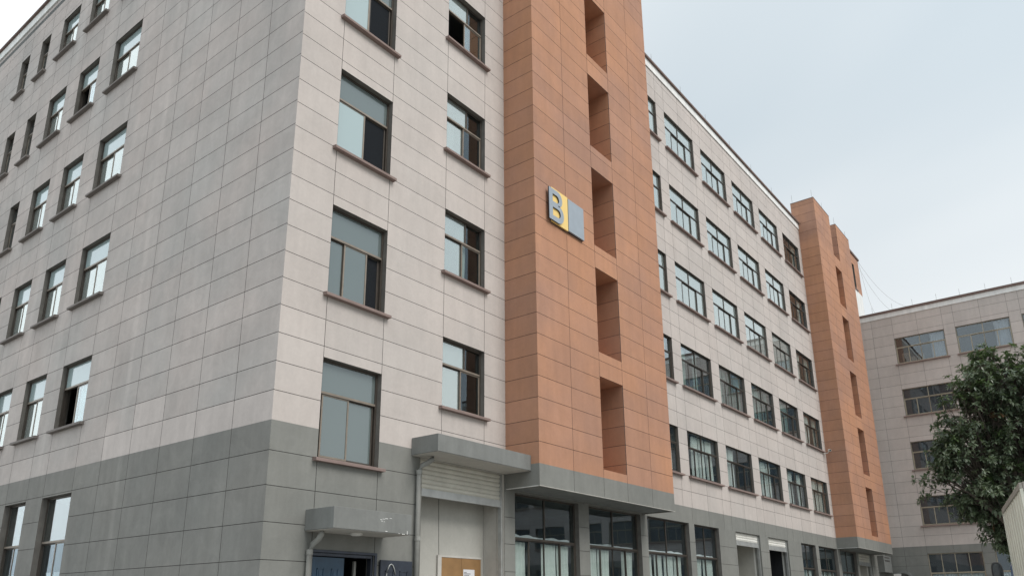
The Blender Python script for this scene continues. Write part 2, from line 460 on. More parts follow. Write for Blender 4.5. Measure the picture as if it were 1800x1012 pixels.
# ================================================================== ground
gb_ = MB(); gb_.face([(-400,-400,0),(500,-400,0),(500,400,0),(-400,400,0)], 'light')
def asphalt():
    mt, n, o = newmat('concrete_yard')
    A = n.nodes.new; K = n.links.new
    b = A('ShaderNodeBsdfPrincipled'); b.inputs['Roughness'].default_value = .9
    t = A('ShaderNodeTexCoord')
    x = A('ShaderNodeTexNoise'); x.inputs['Scale'].default_value = .4; x.inputs['Detail'].default_value = 8
    K(t.outputs['Object'], x.inputs['Vector'])
    c = A('ShaderNodeValToRGB'); c.color_ramp.elements[0].color = (.17,.165,.15,1); c.color_ramp.elements[1].color = (.28,.27,.25,1)
    c.color_ramp.elements[0].position = .35; c.color_ramp.elements[1].position = .65
    K(x.outputs['Fac'], c.inputs[0]); K(c.outputs[0], b.inputs['Base Color']); K(b.outputs[0], o.inputs[0])
    return mt
M['yard'] = asphalt()
gb_.mats = ['yard']
tag(gb_.build('ground'), None, None, kind='structure')

# ================================================================== main building
B = empty('factory_building', 'long grey and pink factory block with two orange stair towers and rows of windows', 'building')
ZB = 5.23                                # top of the grey base
Z24 = 24.8                               # parapet top
ZW = 24.25                               # wall top under the white band

# ---- near part of the main front, x 0..7.47
NS = 3.66
z_up = [ZB]+[ZB+.61*i for i in range(1, 32)]
z_up = [z for z in z_up if z < ZW-.2]+[ZW]
z_lo = [0, .42, 1.12, 1.82, 2.52, 3.23, 3.93, 4.62, ZB]
near_op = []
col1 = []; col2 = []
for i in range(6):
    a = 4.63+NS*i
    if a+2.2 < 24: col1.append(a); near_op.append((1.17, 2.86, a, a+2.19))
for i in range(5):
    a = 6.46+NS*i
    if a+1.85 < 24: col2.append(a); near_op.append((4.91, 6.56, a, a+1.85))
wm = MB()
panels(wm, [0, 1.17, 2.86, 4.91, 6.56, 7.47], z_up, near_op, 'light')
near_lo = [(1.17, 2.93, 0, 2.72), (4.2, 7.4, 0, 5.06)] + near_op
panels(wm, [0, 1.17, 2.86, 4.2, 7.4, 7.47], z_lo, [(1.17,2.86,0,2.72),(4.2,7.4,0,5.06),(1.17,2.86,4.63,6.82)], 'grey')
for o_ in near_op:
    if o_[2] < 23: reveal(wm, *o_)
reveal(wm, 1.17, 2.86, 0, 2.72, 'grey', y1=.25)
reveal(wm, 4.2, 7.4, -.02, 5.06, 'soffit', y1=.25)
# ---- far part, x 7.47..52
z_far = [ZB]+[ZB+.605*i for i in range(1, 32)]
z_far = [z for z in z_far if z < ZW-.2]+[ZW]
FA = [(15.34, 18.19), (18.98, 21.88), (22.72, 25.6), (26.46, 29.33), (30.2, 33.05), (33.95, 36.75)]
FS = [6.45, 10.08, 13.71, 17.34, 20.95]
FH = 1.82
far_op = [(a, b, s, s+FH) for a, b in FA for s in FS]
ul = [15.0]
for a, b in FA: ul += [a, (a+b)/2, b]
ul += [37.5, 45.5, 47.79]
panels(wm, ul, z_far, far_op, 'light')
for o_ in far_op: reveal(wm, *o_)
GW = [(7.87, 11.0, 0), (11.59, 14.82, 0), (15.31, 18.55, 0), (19.03, 21.27, 1), (31.2, 33.44, 1), (33.95, 37.17, 0), (37.75, 40.95, 0)]
GS = [(22.99, 25.68), (26.71, 29.28), (41.4, 44.3)]
lo_op = [(a, b, .45, 4.62) for a, b, _ in GW]+[(a, b, 0, 4.62) for a, b in GS]
ul = sorted([7.47]+[q for a, b, _ in GW for q in (a, b)]+[q for a, b in GS for q in (a, b)]+[45.7, 47.79])
z_lo2 = [0, .45, 1.12, 1.82, 2.52, 3.23, 3.93, 4.62]
panels(wm, ul, z_lo2, lo_op, 'grey')
ub = [7.47, 11.3, 15.0]+[q for a, b in FA[1:] for q in (a-.05, (a+b)/2, b)]+[40.5, 45.5, 47.79]
panels(wm, ub, [4.62, ZB], [], 'grey')
for a, b, _ in GW: reveal(wm, a, b, .45, 4.62)
for a, b in GS: reveal(wm, a, b, -.02, 4.62, 'grey', y1=.2)
wm.build('front_wall', B)

# ---- left side wall (object rotated -90 deg: local u = -y)
sm_ = MB()
LS = 3.685
z_l = [ZB+.6145*i for i in range(0, 32)]
z_l = [z for z in z_l if z < 24.35-.2]+[24.35]
LC = [(8.46, 10.2), (11.27, 12.7), (13.72, 15.1), (16.2, 17.0), (18.1, 18.9)]
LR = [6.45, 10.14, 13.83, 17.52, 21.2]
LH = 1.88
side_op = []
for a, b in LC:
    for s in LR: side_op.append((-b, -a, s, s+(LH if s < 21 else 1.70)))
lsv = [0, 1.37, 2.81, 4.24, 5.65, 7.06, 8.46, 10.2, 11.27, 12.7, 13.72, 15.1, 16.2, 17.0, 18.1, 18.9, 20.4, 21.9, 23.4, 24.9, 26.4, 27.9, 29.4, 30.9, 32]
lsv = [-q for q in lsv][::-1]
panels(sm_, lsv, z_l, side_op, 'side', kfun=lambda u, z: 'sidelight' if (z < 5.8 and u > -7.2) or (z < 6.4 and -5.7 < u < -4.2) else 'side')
LG = [(8.46, 10.2), (11.27, 12.7), (13.72, 15.1)]
lg_op = [(-b, -a, .9, 4.57) for a, b in LG]
panels(sm_, lsv, [0, .42, 1.12, 1.82, 2.52, 3.23, 3.94, 4.62, ZB], lg_op, 'greyside')
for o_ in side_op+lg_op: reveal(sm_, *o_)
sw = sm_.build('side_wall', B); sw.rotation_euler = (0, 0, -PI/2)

# ---- floors, ceilings and rear walls inside, roof
im = MB()
for s in [4.95]+[q-.95+.0 for q in FS[1:]]:
    im.box((.32, .32, s-.12), (52, 13.7, s+.12), 'room'); im.box((.32, 13.7, s-.12), (19.7, 31.7, s+.12), 'room')
im.box((.32, 5.9, .0), (52, 6.05, 24.2), 'room')
im.box((5.5, 6.05, .0), (5.65, 31.7, 24.2), 'room')
for x in (7.55, 15.1, 22.4, 29.8, 37.4, 45.2): im.box((x, .32, 0.01), (x+.14, 5.88, 24.2), 'room')
for y in (13.2, 21.0): im.box((.32, y, 0.01), (5.48, y+.14, 24.2), 'room')
im.box((0, .3, 24.0), (52, 14, 24.2), 'room'); im.box((0, 14, 24.0), (20, 32, 24.2), 'room')
im.box((.0, 31.8, 0), (20, 32, 24.0), 'room'); im.box((19.8, 14, 0), (20, 31.8, 24.0), 'room'); im.box((20, 13.8, 0), (52, 14, 24.0), 'room')
im.build('interior_walls', B)

# ---- parapets: white band and dark cap
def parapet(name, x0, x1, ztop, parent, rz=0, zband=.36, y=0., ret=0.3):
    b = MB()
    zc = ztop-.17
    b.box((x0, y-.045, zc-zband), (x1, y+ret, zc), 'white')
    b.box((x0-.0, y-.13, zc), (x1+.0, y+ret+.05, zc+.085), 'cap')
    b.box((x0-.0, y-.09, zc+.085), (x1+.0, y+ret+.02, ztop), 'cap')
    o = b.build(name, parent); o.rotation_euler = (0, 0, rz); return o
parapet('parapet', -.045, 7.48, Z24, B); parapet('parapet', 15.17, 37.29, Z24, B)
parapet('parapet', -32, -.31, 24.93, B, -PI/2, .38)

# ---- near windows, first column (one tall transom, two or three sliding sashes)
W1, H1, T1 = 1.69, 2.19, 1.45
c1 = {
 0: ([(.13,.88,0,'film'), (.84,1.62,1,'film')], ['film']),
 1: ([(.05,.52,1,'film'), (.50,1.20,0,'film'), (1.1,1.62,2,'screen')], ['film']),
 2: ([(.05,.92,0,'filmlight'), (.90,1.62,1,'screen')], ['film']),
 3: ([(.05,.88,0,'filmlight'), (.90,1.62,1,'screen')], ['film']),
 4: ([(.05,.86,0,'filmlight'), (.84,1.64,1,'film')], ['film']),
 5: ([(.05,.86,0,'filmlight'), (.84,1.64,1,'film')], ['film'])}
for i, a in enumerate(col1):
    s, t = c1[i]
    window(B, (1.17, 0, a), 0, W1, H1, T1, [], s, t, y0=.13,
           curtains=[(.95, 1.25, .08, 1.38, 'curtain', 1)] if i == 0 else ([(.55, 1.0, .08, 1.38, 'curtain', 2)] if i == 1 else []))
W2, H2, T2 = 1.65, 1.85, 1.18
for i, a in enumerate(col2):
    s = [(.05,.85,1,'clear_top'), (.82,1.60,0,'clear')]
    cu = []
    if i == 2: cu = [(.12,.62,.1,1.1,'curtain3',3)]
    if i == 3: s = [(.82,1.60,0,'clear_hi'), (.86,1.56,1,'clear')]
    if i == 1: cu = [(.8,1.1,.1,1.7,'curtain2',5)]
    window(B, (4.91, 0, a), 0, W2, H2, T2, [.98], s, ['clear_top', 'clear'], y0=.13, curtains=cu)

# ---- left side windows
rnd = random.Random(5)
for ci, (a, b) in enumerate(LC):
    ww = b-a
    for ri, s in enumerate(LR):
        hh = LH if s < 21 else 1.70
        if ci < 3:
            op = rnd.random()
            ss = [(.05, ww/2+.03, 1, 'clear_top'), (ww/2, ww-.05, 0, 'clear_top')]
            if (ci, ri) in ((0, 0), (1, 3)): ss = [(ww/2, ww-.05, 0, 'clear_hi'), (ww/2-.1, ww-.16, 1, 'clear_hi')]
            cu = [(.15, ww*.5, .06, hh-.1, 'curtain2', ri % 5)] if op < .35 else ([(ww*.45, ww-.12, .06, hh-.1, 'curtain', ri % 5)] if op < .7 else [])
            window(B, (0, -(-b), s), -PI/2, ww, hh, hh*.64, [], ss, ['filmlight'], y0=.11, curtains=cu, sillk='sillgrey')
        else:
            window(B, (0, b, s), -PI/2, ww, hh, hh*.64, [], [(.05, ww-.05, 0, 'clear_hi')], ['clear_hi'], y0=.12, sillk='sillgrey')
for ci, (a, b) in enumerate(LG):
    ww = b-a
    window(B, (0, b, .9), -PI/2, ww, 3.67, 3.38-.9, [], [(.05, ww/2+.02, 1, 'clear'), (ww/2, ww-.05, 0, 'clear')], ['clear_hi'], y0=.15, sillk='grey',
           curtains=[(.2, ww-.4, .5, 1.7, 'curtain3', ci)])

# ---- far windows, 6 x 5
rnd = random.Random(3)
for ci, (a, b) in enumerate(FA):
    for ri, s in enumerate(FS):
        ww = b-a; cu = []
        key = 'curtain' if ri == 0 else ('curtain2' if rnd.random() < .55 else 'curtain')
        if ri == 0 or ri == 1:
            x = .1
            for q in range(4):
                if rnd.random() < (.8 if ri == 1 else .7):
                    cu.append((x, x+rnd.uniform(.4, .66), .06, FH-.08, key if rnd.random() < .8 else 'curtain', rnd.randint(0, 5)))
                x += (ww-.2)/4
        else:
            for q in range(rnd.randint(1, 3)):
                x = .1+rnd.randint(0, 3)*(ww-.2)/4
                cu.append((x, x+rnd.uniform(.35, .6), .06, FH-.08, 'curtain' if rnd.random() < .7 else 'curtain2', rnd.randint(0, 5)))
        rs = rail(.05, ww-.05, 4)
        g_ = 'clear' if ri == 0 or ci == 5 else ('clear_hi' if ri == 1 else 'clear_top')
        ss = [(p, q, t, g_) for p, q, t in rs]
        window(B, (a, 0, s), 0, ww, FH, 1.18, [ww/2], ss, [g_], y0=.075, curtains=cu, kl='bronze', bar=.04)

# ---- ground floor windows on the main front
for gi, (a, b, kind) in enumerate(GW):
    ww = b-a; n = 4 if kind == 0 else 2; hh = 4.62-.45; tz = 3.43-.45
    rs = rail(.05, ww-.05, n)
    ss = [(p, q, t, 'clear') for p, q, t in rs]
    cu = []
    for q in range(n):
        x0 = .10+q*(ww-.2)/n; x1 = .10+(q+1)*(ww-.2)/n-.03
        if rnd.random() < .97: cu.append((x0, x1-rnd.choice([0, 0, 0, .10]), .9, tz-.08, 'curtain' if gi < 4 else ('curtain' if q % 2 else 'curtain2'), rnd.randint(0, 5)))
    f = window(B, (a, 0, .45), 0, ww, hh, tz, [ww/2], ss, ['clear'], y0=.14, curtains=cu, kl='bronze', sillk='grey')
    if gi < 4:   # folded white cloth lying along the transom rail
        cb = MB(); nn = 24
        for q in range(nn):
            u0 = .12+(ww-.24)*q/nn; u1 = .12+(ww-.24)*(q+1)/nn
            hA = .05+.10*abs(noise.noise(Vector((u0*1.6+gi*7, gi, 0)))); hB = .05+.10*abs(noise.noise(Vector((u1*1.6+gi*7, gi, 0))))
            cb.face([(u0,.28,0),(u1,.28,0),(u1,.29,hB),(u0,.29,hA)], 'curtain3'); cb.face([(u0,.29,hA),(u1,.29,hB),(u1,.42,hB),(u0,.42,hA)], 'curtain3')
        link('cloth_valance', cb.mesh('cloth_valance'), f, (0, 0, tz+.03))

# ---- roller shutters
def shutter(parent, x0, x1, ztop, zbot, k, y=.12, pitch=.075, jamb='steel', zfoot=0):
    b = MB(); z = ztop; n = 0
    while z-pitch > zbot+.13:
        # curved slat: three facets
        p = [(y+.012, z), (y-.012, z-pitch*.30), (y-.014, z-pitch*.62), (y+.010, z-pitch*.97), (y+.012, z-pitch)]
        for q in range(len(p)-1):
            b.face([(x0+.05,p[q+1][0],p[q+1][1]),(x1-.05,p[q+1][0],p[q+1][1]),(x1-.05,p[q][0],p[q][1]),(x0+.05,p[q][0],p[q][1])], k if q < 3 else 'joint')
        z -= pitch; n += 1
    b.box((x0+.05, y-.004, z-.004), (x1-.05, y+.012, z), k)
    o = b.build('roller_shutter', parent)
    e = MB(); e.box((x0+.05, y-.025, zbot), (x1-.05, y+.02, z-.006), 'steel'); e.box((x0+.05, y-.04, zbot-.012), (x1-.05, y+.03, zbot+.02), 'steel')
    e.build('bottom_bar', o)
    for xa in (x0+.002, x1-.055):
        g = MB(); g.box((xa, y-.05, zfoot), (xa+.053, y+.05, ztop), jamb); g.build('guide_rail', o)
    return o
shutter(B, 4.2, 7.4, 5.06, 4.19, 'shutter', pitch=.115)
shutter(B, 22.99, 25.68, 4.62, 4.09, 'shutter_w', pitch=.11)
shutter(B, 26.71, 29.28, 4.62, 4.08, 'shutter_w', pitch=.11)
shutter(B, 41.4, 44.3, 4.62, 3.93, 'shutter', pitch=.16)

# ---- lobby behind the near shutter
lb = MB()
lb.box((3.9,.72,0),(7.53,.80,5.0), 'plaster')           # back wall
lb.face([(4.0,.72,0),(4.0,.72,5.1),(4.0,.25,5.1),(4.0,.25,0)], 'plaster')
lb.face([(4.0,.25,5.09),(4.0,.72,5.09),(7.52,.72,5.09),(7.52,.25,5.09)], 'plaster')
lb.box((7.402,.26,0.01),(7.53,.715,5.08), 'soffit')
lb.face([(4.0,.25,.012),(7.5,.25,.012),(7.5,.715,.012),(4,.715,.012)], 'plaster')
lb.tube([(5.60,.712,4.9),(5.66,.712,2.9)], .007, 'pipe')  # thin grey tube drawn in for a faint shadow line on the wall
lob = lb.build('lobby', B)
dd = MB()
dx0, dx1, dz = 5.72, 7.24, 2.86
dd.box((dx0,.675,0.015),(dx0+.75,.705,dz-.02),'woodbrown'); dd.box((dx0+.756,.675,.015),(dx1,.705,dz-.02),'woodbrown')
dd.box((dx0-.14,.665,0.015),(dx0-.004,.716,dz+.03),'soffit'); dd.box((dx0-.004,.665,dz-.016),(dx1+.02,.716,dz+.03),'soffit')
dd.build('brown_double_door', B, bevel=.003)
nt_ = MB(); nt_.box((0,0,0),(.44,.004,.60),'paper')
for q in range(7): nt_.box((.03,-.002,.52-q*.035),(.10+.05*((q*3) % 4)+.03,-.0005,.535-q*.035),'ink')
npz = nt_.build('paper_notice'); npz.location = (6.54,.668,1.97)
tag(npz, 'white printed paper notice stuck on the brown double door', 'notice')
cbx = MB(); cbx.box((0,0,0),(.34,.3,.30),'carton'); cbx.box((.0,.147,.3005),(.34,.153,.304),'truckrim')
# ---- blue entrance door
dr = MB()
dr.box((1.175,.03,0.01),(1.235,.16,2.715),'bluesteel'); dr.box((2.795,.03,0.01),(2.855,.16,2.715),'bluesteel'); dr.box((1.235,.03,2.65),(2.795,.16,2.715),'bluesteel')
dr.box((1.12,-.02,0.01),(1.174,-.002,2.77),'bluesteel'); dr.box((2.861,-.02,0.01),(2.93,-.002,2.77),'bluesteel'); dr.box((1.174,-.02,2.716),(2.861,-.002,2.77),'bluesteel')
dr.box((2.56,.3,.01),(2.62,.36,2.6),'pipe')
door = dr.build('entrance_door', B, bevel=.004)
def door_leaf(w_, k):
    b = MB(); b.box((0,0,0),(w_,.045,2.60),k)
    for (px, pz0, pz1) in [(.14,1.62,2.38),(.14,.95,1.5),(.14,.15,.85)]:
        for q in (0, 1):
            u0 = px+q*(w_/2-.05); u1 = u0+w_/2-.24
            b.box((u0,-.012,pz0),(u1,0.0,pz0+.02),k); b.box((u0,-.012,pz1-.02),(u1,0,pz1),k)
            b.box((u0,-.012,pz0),(u0+.02,0,pz1),k); b.box((u1-.02,-.012,pz0),(u1,0,pz1),k)
            b.box((u0+.05,-.008,pz0+.05),(u1-.05,0,pz1-.05),k)
    return b
lf = door_leaf(.84,'bluedoor').build('door_leaf', door); lf.location = (1.236,.055,.03)
lf2 = door_leaf(.96,'bluesteel').build('door_leaf', door); lf2.location = (2.985,-.075,.03); lf2['label'] = 'dark grey blue steel door leaf swung flat against the wall'
ar = MB()
pts = [(.30+.16*math.cos(PI-t*PI/10)-.0,-.014,1.9+.62*math.sin(t*PI/10)**.8) for t in range(0, 11)]
ar.tube(pts[:9], .014, 'steel', 6)
ar.tube([(.14,-.014,0.4),(.14,-.014,1.9)], .012, 'steel', 6)
link('door_arch_trim', ar.mesh('door_arch_trim', True), lf2)
bk = MB(); bk.box((.9,1.7,0.01),(3.6,1.8,4.7),'dark'); bk.box((.85,.3,0.01),(.9,1.8,4.7),'dark'); bk.box((3.5,.3,0.01),(3.6,1.7,4.7),'dark')
bk.build('dark_hall', B)
# rooms behind far shutters
for a, b, k in ((22.99, 25.68, 'plaster'), (26.71, 29.28, 'dark'), (41.4, 44.3, 'plaster')):
    fb = MB(); dp = 1.3 if k == 'plaster' else 3.2
    fb.box((a-.3,dp,0),(b+.10,dp+.08,4.8), k)
    fb.box((b+.004,.36,0),(b+.10,dp,4.8), k); fb.box((a-.3,.22,4.66),(b+.003,dp,4.8), k); fb.box((a-.3,.22,0),(a-.22,dp,4.66), k)
    fo = fb.build('shutter_room', B)
    pl_ = MB(); pl_.box((b+.004,.205,.01),(b+.10,.28,4.6), 'pipe'); pl_.box((b-.008,.282,.01),(b+.10,.355,4.6), 'plasticw'); pl_.build('door_post', fo)

# ---- canopies
def canopy(name, x0, x1, y0, z0, z1, parent):
    b = MB()
    b.box((x0, y0, z0+.012), (x1, -.002, z1), 'canopy')
    b.box((x0+.02, y0+.02, z0), (x1-.02, -.004, z0+.011), 'soffit')
    return b.build(name, parent, bevel=.006)
c1_ = canopy('door_canopy', .97, 3.09, -.88, 3.11, 3.54, B)
canopy('shutter_canopy', 3.89, 7.466, -.86, 5.06, 5.48, B)
sp = MB()
for (u, z, w_, h_, r) in [(.0,.0,.05,.010,.3),(.04,.018,.06,.008,.25),(.08,.03,.07,.012,.15),(.15,.045,.06,.008,.1),(.02,-.03,.03,.012,.0),(.055,-.035,.03,.008,.1),(.09,-.23,.05,.014,0.),(.36,-.255,.08,.012,0),(.30,-.25,.04,.010,.05),(.445,-.25,.012,.08,0)]:
    sp.box((2.18+u*1.75, -.8825, 3.37+z), (2.18+u*1.75+w_*1.1, -.8805, 3.37+z+h_*.9), 'paintsplash')
sp.build('paint_smear', c1_)
# ceiling lamp under the small canopy
lm_ = MB()
n = 20
for (r0, za, r1, zb) in ((.13, 0, .13, -.025), (.13, -.025, .09, -.05), (.09, -.05, .0, -.06)):
    for j in range(n):
        t0, t1 = 2*PI*j/n, 2*PI*(j+1)/n
        lm_.face([(r0*math.cos(t0), r0*math.sin(t0), za), (r1*math.cos(t0), r1*math.sin(t0), zb), (r1*math.cos(t1), r1*math.sin(t1), zb), (r0*math.cos(t1), r0*math.sin(t1), za)], 'plasticw')
lamp = lm_.build('ceiling_lamp', smooth=True); lamp.location = (1.97, -.40, 3.108)
tag(lamp, 'round white lamp fixed under the small canopy above the blue door', 'lamp')

# ---- downpipes
def downpipe(pts, r, parent, couplers=()):
    b = MB(); b.tube(pts, r, 'pipe', 14)
    o = b.build('downpipe', parent, smooth=True)
    c = MB()
    for z in couplers: c.tube([(pts[-1][0], pts[-1][1], z-.05), (pts[-1][0], pts[-1][1], z+.05)], r*1.16, 'pipe', 14)
    c.build('pipe_collar', o, smooth=False)
    return o
downpipe([(1.14,-.35,3.16),(1.14,-.34,3.06),(1.13,-.26,2.95),(1.10,-.13,2.86),(1.065,-.09,2.72),(1.06,-.09,.05)], .058, B, (2.70, 1.6, .6))
downpipe([(4.30,-.34,5.10),(4.28,-.33,5.0),(4.20,-.24,4.90),(4.12,-.12,4.84),(4.075,-.10,4.70),(4.07,-.10,.05)], .062, B, (4.68, 3.15, 2.1, .9))

# ---- stair towers
SB = [5.5, 9.14, 12.75, 16.4, 20.02]; ST = [8.36, 11.97, 15.57, 19.22, 22.66]
def tower(x0, name):
    root = MB(); W = 7.71
    c = [0, 1.63, 3.22, 4.60, 6.18, W]
    yF = -1.13; top = 26.15; zn = 23.41
    zl = [5.25]+[ZB+.607*i for i in range(1, 35)]; zl = [z for z in zl if z < zn-.2]+[zn]
    zt = [zn+.607*i for i in range(0, 5)]; zt = [z for z in zt if z < top-.15]+[top]
    ops = [(c[2], c[3], a, b) for a, b in zip(SB, ST)]
    panels(root, c, zl, ops, 'orange', y=yF)
    panels(root, c[:3], zt, [], 'orange', y=yF)
    panels(root, c[3:], zt, [], 'orange', y=yF)
    # grey skirt
    panels(root, c, [4.67, 5.25], [], 'grey', y=yF)
    # underside
    root.box((.10,yF+.05,4.68),(W-.10,-.01,4.73),'canopy')
    root.box((-.008,yF-.008,4.655),(W+.008,yF+.05,4.668),'soffit'); root.box((-.008,yF+.05,4.655),(0.05,-.02,4.668),'white'); root.box((W-.05,yF+.05,4.655),(W+.008,-.02,4.668),'soffit')
    o = root.build(name, B); o.location = (x0, 0, 0)
    # sides: left (normal -x), right (+x); built in rotated local frames
    for nm, xs, rz, depth0 in (('tower_side', 0, -PI/2, 0), ('tower_side', W, PI/2, 0)):
        s = MB()
        ua = [-.30, -yF] if rz < 0 else [yF, .30]
        panels(s, ua, [4.67, 5.25], [], 'grey'); panels(s, ua, zl, [], 'orange'); panels(s, ua, zt, [], 'orange')
        so = s.build(nm, o); so.rotation_euler = (0,0,rz); so.location = (xs, 0, 0)
    # slot linings: each a recess 1.05 deep
    r = MB()
    yB = -.06
    for a, b in list(zip(SB, ST))+[(zn, top)]:
        r.face([(c[2],yB,a),(c[3],yB,a),(c[3],yB,b),(c[2],yB,b)], 'orange') if b < 25 else None
        r.face([(c[2],yF+.016,a),(c[2],yB if b < 25 else .3,a),(c[3],yB if b < 25 else .3,a),(c[3],yF+.016,a)], 'orange')
        if b < 25: r.face([(c[2],yF+.016,b),(c[3],yF+.016,b),(c[3],yB,b),(c[2],yB,b)], 'orange')
    so = r.build('slot_lining', o)
    for xs, rz in ((c[3], -PI/2), (c[2], PI/2)):
        for a, b in list(zip(SB, ST))+[(zn, top)]:
            s = MB(); zz = [a]+[z for z in zl+zt if a+.15 < z < b-.15]+[b]
            dep = .3 if b > 25 else yB
            ua = [-dep, -yF-.016] if rz < 0 else [yF+.016, dep]
            panels(s, ua, zz, [], 'orange', depth=.012)
            q = s.build('slot_cheek', o); q.rotation_euler = (0,0,rz); q.location = (xs+(0 if rz < 0 else 0), 0, 0)
    # back and top above the roof
    t = MB()
    t.face([(0,.3,24),(0,.3,top),(c[2],.3,top),(c[2],.3,24)][::-1], 'orange'); t.face([(c[3],.3,24),(c[3],.3,top),(W,.3,top),(W,.3,24)][::-1], 'orange')
    t.face([(c[2],.3,zn),(c[3],.3,zn),(c[3],.3,zn-.4),(c[2],.3,zn-.4)], 'orange')
    t.box((-.01,yF-.01,top),(c[2]+.0,.31,top+.04),'cap'); t.box((c[3],yF-.01,top),(W+.01,.31,top+.04),'cap')
    t.build('tower_top', o)
    return o
tower(7.47, 'stair_tower')
tower(37.29, 'stair_tower')

# ---- lightning rods on roof edges
def rod(x, y, z, parent, h=.62):
    b = MB(); b.tube([(0,0,0),(0,0,h)], .011, 'steel', 5); b.box((-.03,-.03,0),(.03,.03,.02),'steel')
    link('lightning_rod', b.mesh('lightning_rod'), parent, (x, y, z))
for x in (18.3, 21.2, 24.0, 27.0, 30.0, 33.2): rod(x, .1, Z24, B)
for x, y in ((37.4, .2), (37.5, -1.0), (39.6, -1.0), (42.2, -1.0), (44.8, -1.0)): rod(x, y, 26.19, B)

# ---- penthouse at the far end of the main roof
ph = MB()
panels(ph, [45.4, 50.13, 50.72, 52.2], [24.5+.607*i for i in range(5)]+[27.5], [(50.13, 50.72, 24.6, 26.65)], 'orange')
reveal(ph, 50.13, 50.72, 24.6, 26.65)
ph.box((50.13,.2,24.6),(50.72,.24,26.65),'dark')
ph.face([(47.80,0,20.5),(52.05,0,20.5),(52.05,0,24.5),(47.80,0,24.5)], 'white'); ph.box((45.0,.0,24.26),(47.79,.2,24.49),'white')
ph.box((52.05,.3,20.5),(52.1,6,24.5),'white'); ph.box((52.0,.017,24.5),(52.19,6,27.5),'orange'); ph.box((45.2,.02,24.2),(45.4,6,27.5),'orange')
ph.box((45.2,-.08,27.5),(52.3,6.1,27.66),'cap'); ph.box((49.98,-.07,24.5),(50.9,-.0,24.58),'sill')
ph.build('rooftop_stairhouse', B)

# ---- wall sign
S = empty('wall_sign', 'square wall sign with grey letter B on yellow beside a blank grey panel', 'sign', (8.05, -1.20, 12.55))
yb = MB(); yb.box((.17,-.01,0),(1.03,.05,1.14),'yellow'); yb.box((.165,.035,-.01),(1.035,.062,1.15),'signedge'); yb.build('yellow_panel', S, bevel=.004)
gb2 = MB(); gb2.box((1.05,-.02,0.02),(1.91,.03,1.11),'signgrey'); gb2.box((1.055,.03,.005),(1.905,.062,1.10),'signedge'); gb2.build('grey_panel', S, bevel=.004)
def letter_b():
    H = 1.04; Wd = .76; st = .185
    def bowl(z0, z1, xr):       # right side arc points from (x,z0) to (x,z1)
        r = (z1-z0)/2; cz = (z0+z1)/2; xc = xr-r*.98
        return [(xc+r*.98*math.sin(t*PI/14), cz-r*math.cos(t*PI/14)) for t in range(15)]
    outer = [(0, 0)]+bowl(0, .59, Wd)+bowl(.53, H, Wd-.07)[1:]+[(0, H)]
    def hole(z0, z1, xr):
        r = (z1-z0)/2; cz = (z0+z1)/2; xc = xr-r
        return [(st, z0)]+[(xc+r*math.sin(t*PI/12), cz-r*math.cos(t*PI/12)) for t in range(13)]+[(st, z1)]
    cu = bpy.data.curves.new('letter', 'CURVE'); cu.dimensions = '2D'; cu.fill_mode = 'BOTH'; cu.extrude = .020; cu.bevel_depth = 0
    for poly in (outer, hole(.165, .44, Wd-.17), hole(.63, .88, Wd-.24)):
        spn = cu.splines.new('POLY'); spn.points.add(len(poly)-1); spn.use_cyclic_u = True
        for i, (x, z) in enumerate(poly): spn.points[i].co = (x, z, 0, 1)
    tmp = bpy.data.objects.new('tmp', cu); COL.objects.link(tmp)
    dg = bpy.context.evaluated_depsgraph_get(); me = bpy.data.meshes.new_from_object(tmp.evaluated_get(dg))
    bpy.data.objects.remove(tmp)
    me.materials.clear(); me.materials.append(M['signgrey']); me.materials.append(M['signedge'])
    for p in me.polygons: p.material_index = 0 if abs(p.normal.z) > .8 else 1
    return me
lt = link('letter', letter_b(), S, (-.02, -.035, .02)); lt.rotation_euler = (PI/2, 0, 0)

# ================================================================== right wing (its front faces -x)
W3X = 47.79
C3 = empty('office_wing', 'grey panelled wing with tan window frames closing the yard on the right', 'building', (W3X, 0, 0), -PI/2)
# local u = -y, local y = depth (+x)
wb3 = MB()
cols3 = []
u = 2.55
for i in range(9): cols3.append((u, u+3.09)); u += 3.76
S3 = [6.52, 10.16, 13.8, 17.45]; H3 = 1.86
op3 = [(a, b, s, s+H3) for a, b in cols3 for s in S3]
ul3 = [-.3, 1.22]
for a, b in cols3: ul3 += [a, (a+b)/2, b]
ul3 += [37.0]
z3 = [ZB, 5.88]+[6.52+.728*i for i in range(0, 21)]
z3 = [z for z in z3 if z < 20.9]+[20.95]
panels(wb3, ul3, z3, op3, 'light')
for o_ in op3: reveal(wb3, *o_, k='reveal_tan', y1=.28)
g3 = [(a, b, .9, 4.75) for a, b in cols3]
panels(wb3, ul3, [0, .9, 1.82, 2.62, 3.33, 4.02, 4.65, ZB], g3, 'grey')
for o_ in g3: reveal(wb3, *o_, k='reveal_tan', y1=.28)
wb3.build('front_wall', C3)
i3 = MB()
for s in [4.95]+[q-.9 for q in S3[1:]]+[20.8]: i3.box((-.3,.3,s-.1),(37,9.8,s+.1),'room')
i3.box((-.3,5,0),(37,5.1,20.9),'room'); i3.box((-.3,9.8,0),(37,10,21),'light'); i3.box((36.9,0.02,0),(37,9.8,21),'light')
i3.build('interior_walls', C3)
pp = parapet('parapet', -.3, 37, 21.42, C3, 0, .34)
for a in (1.4, 2.7, 4.0, 5.5, 6.9, 8.4, 9.9): rod(a, .1, 21.42, C3, .5)
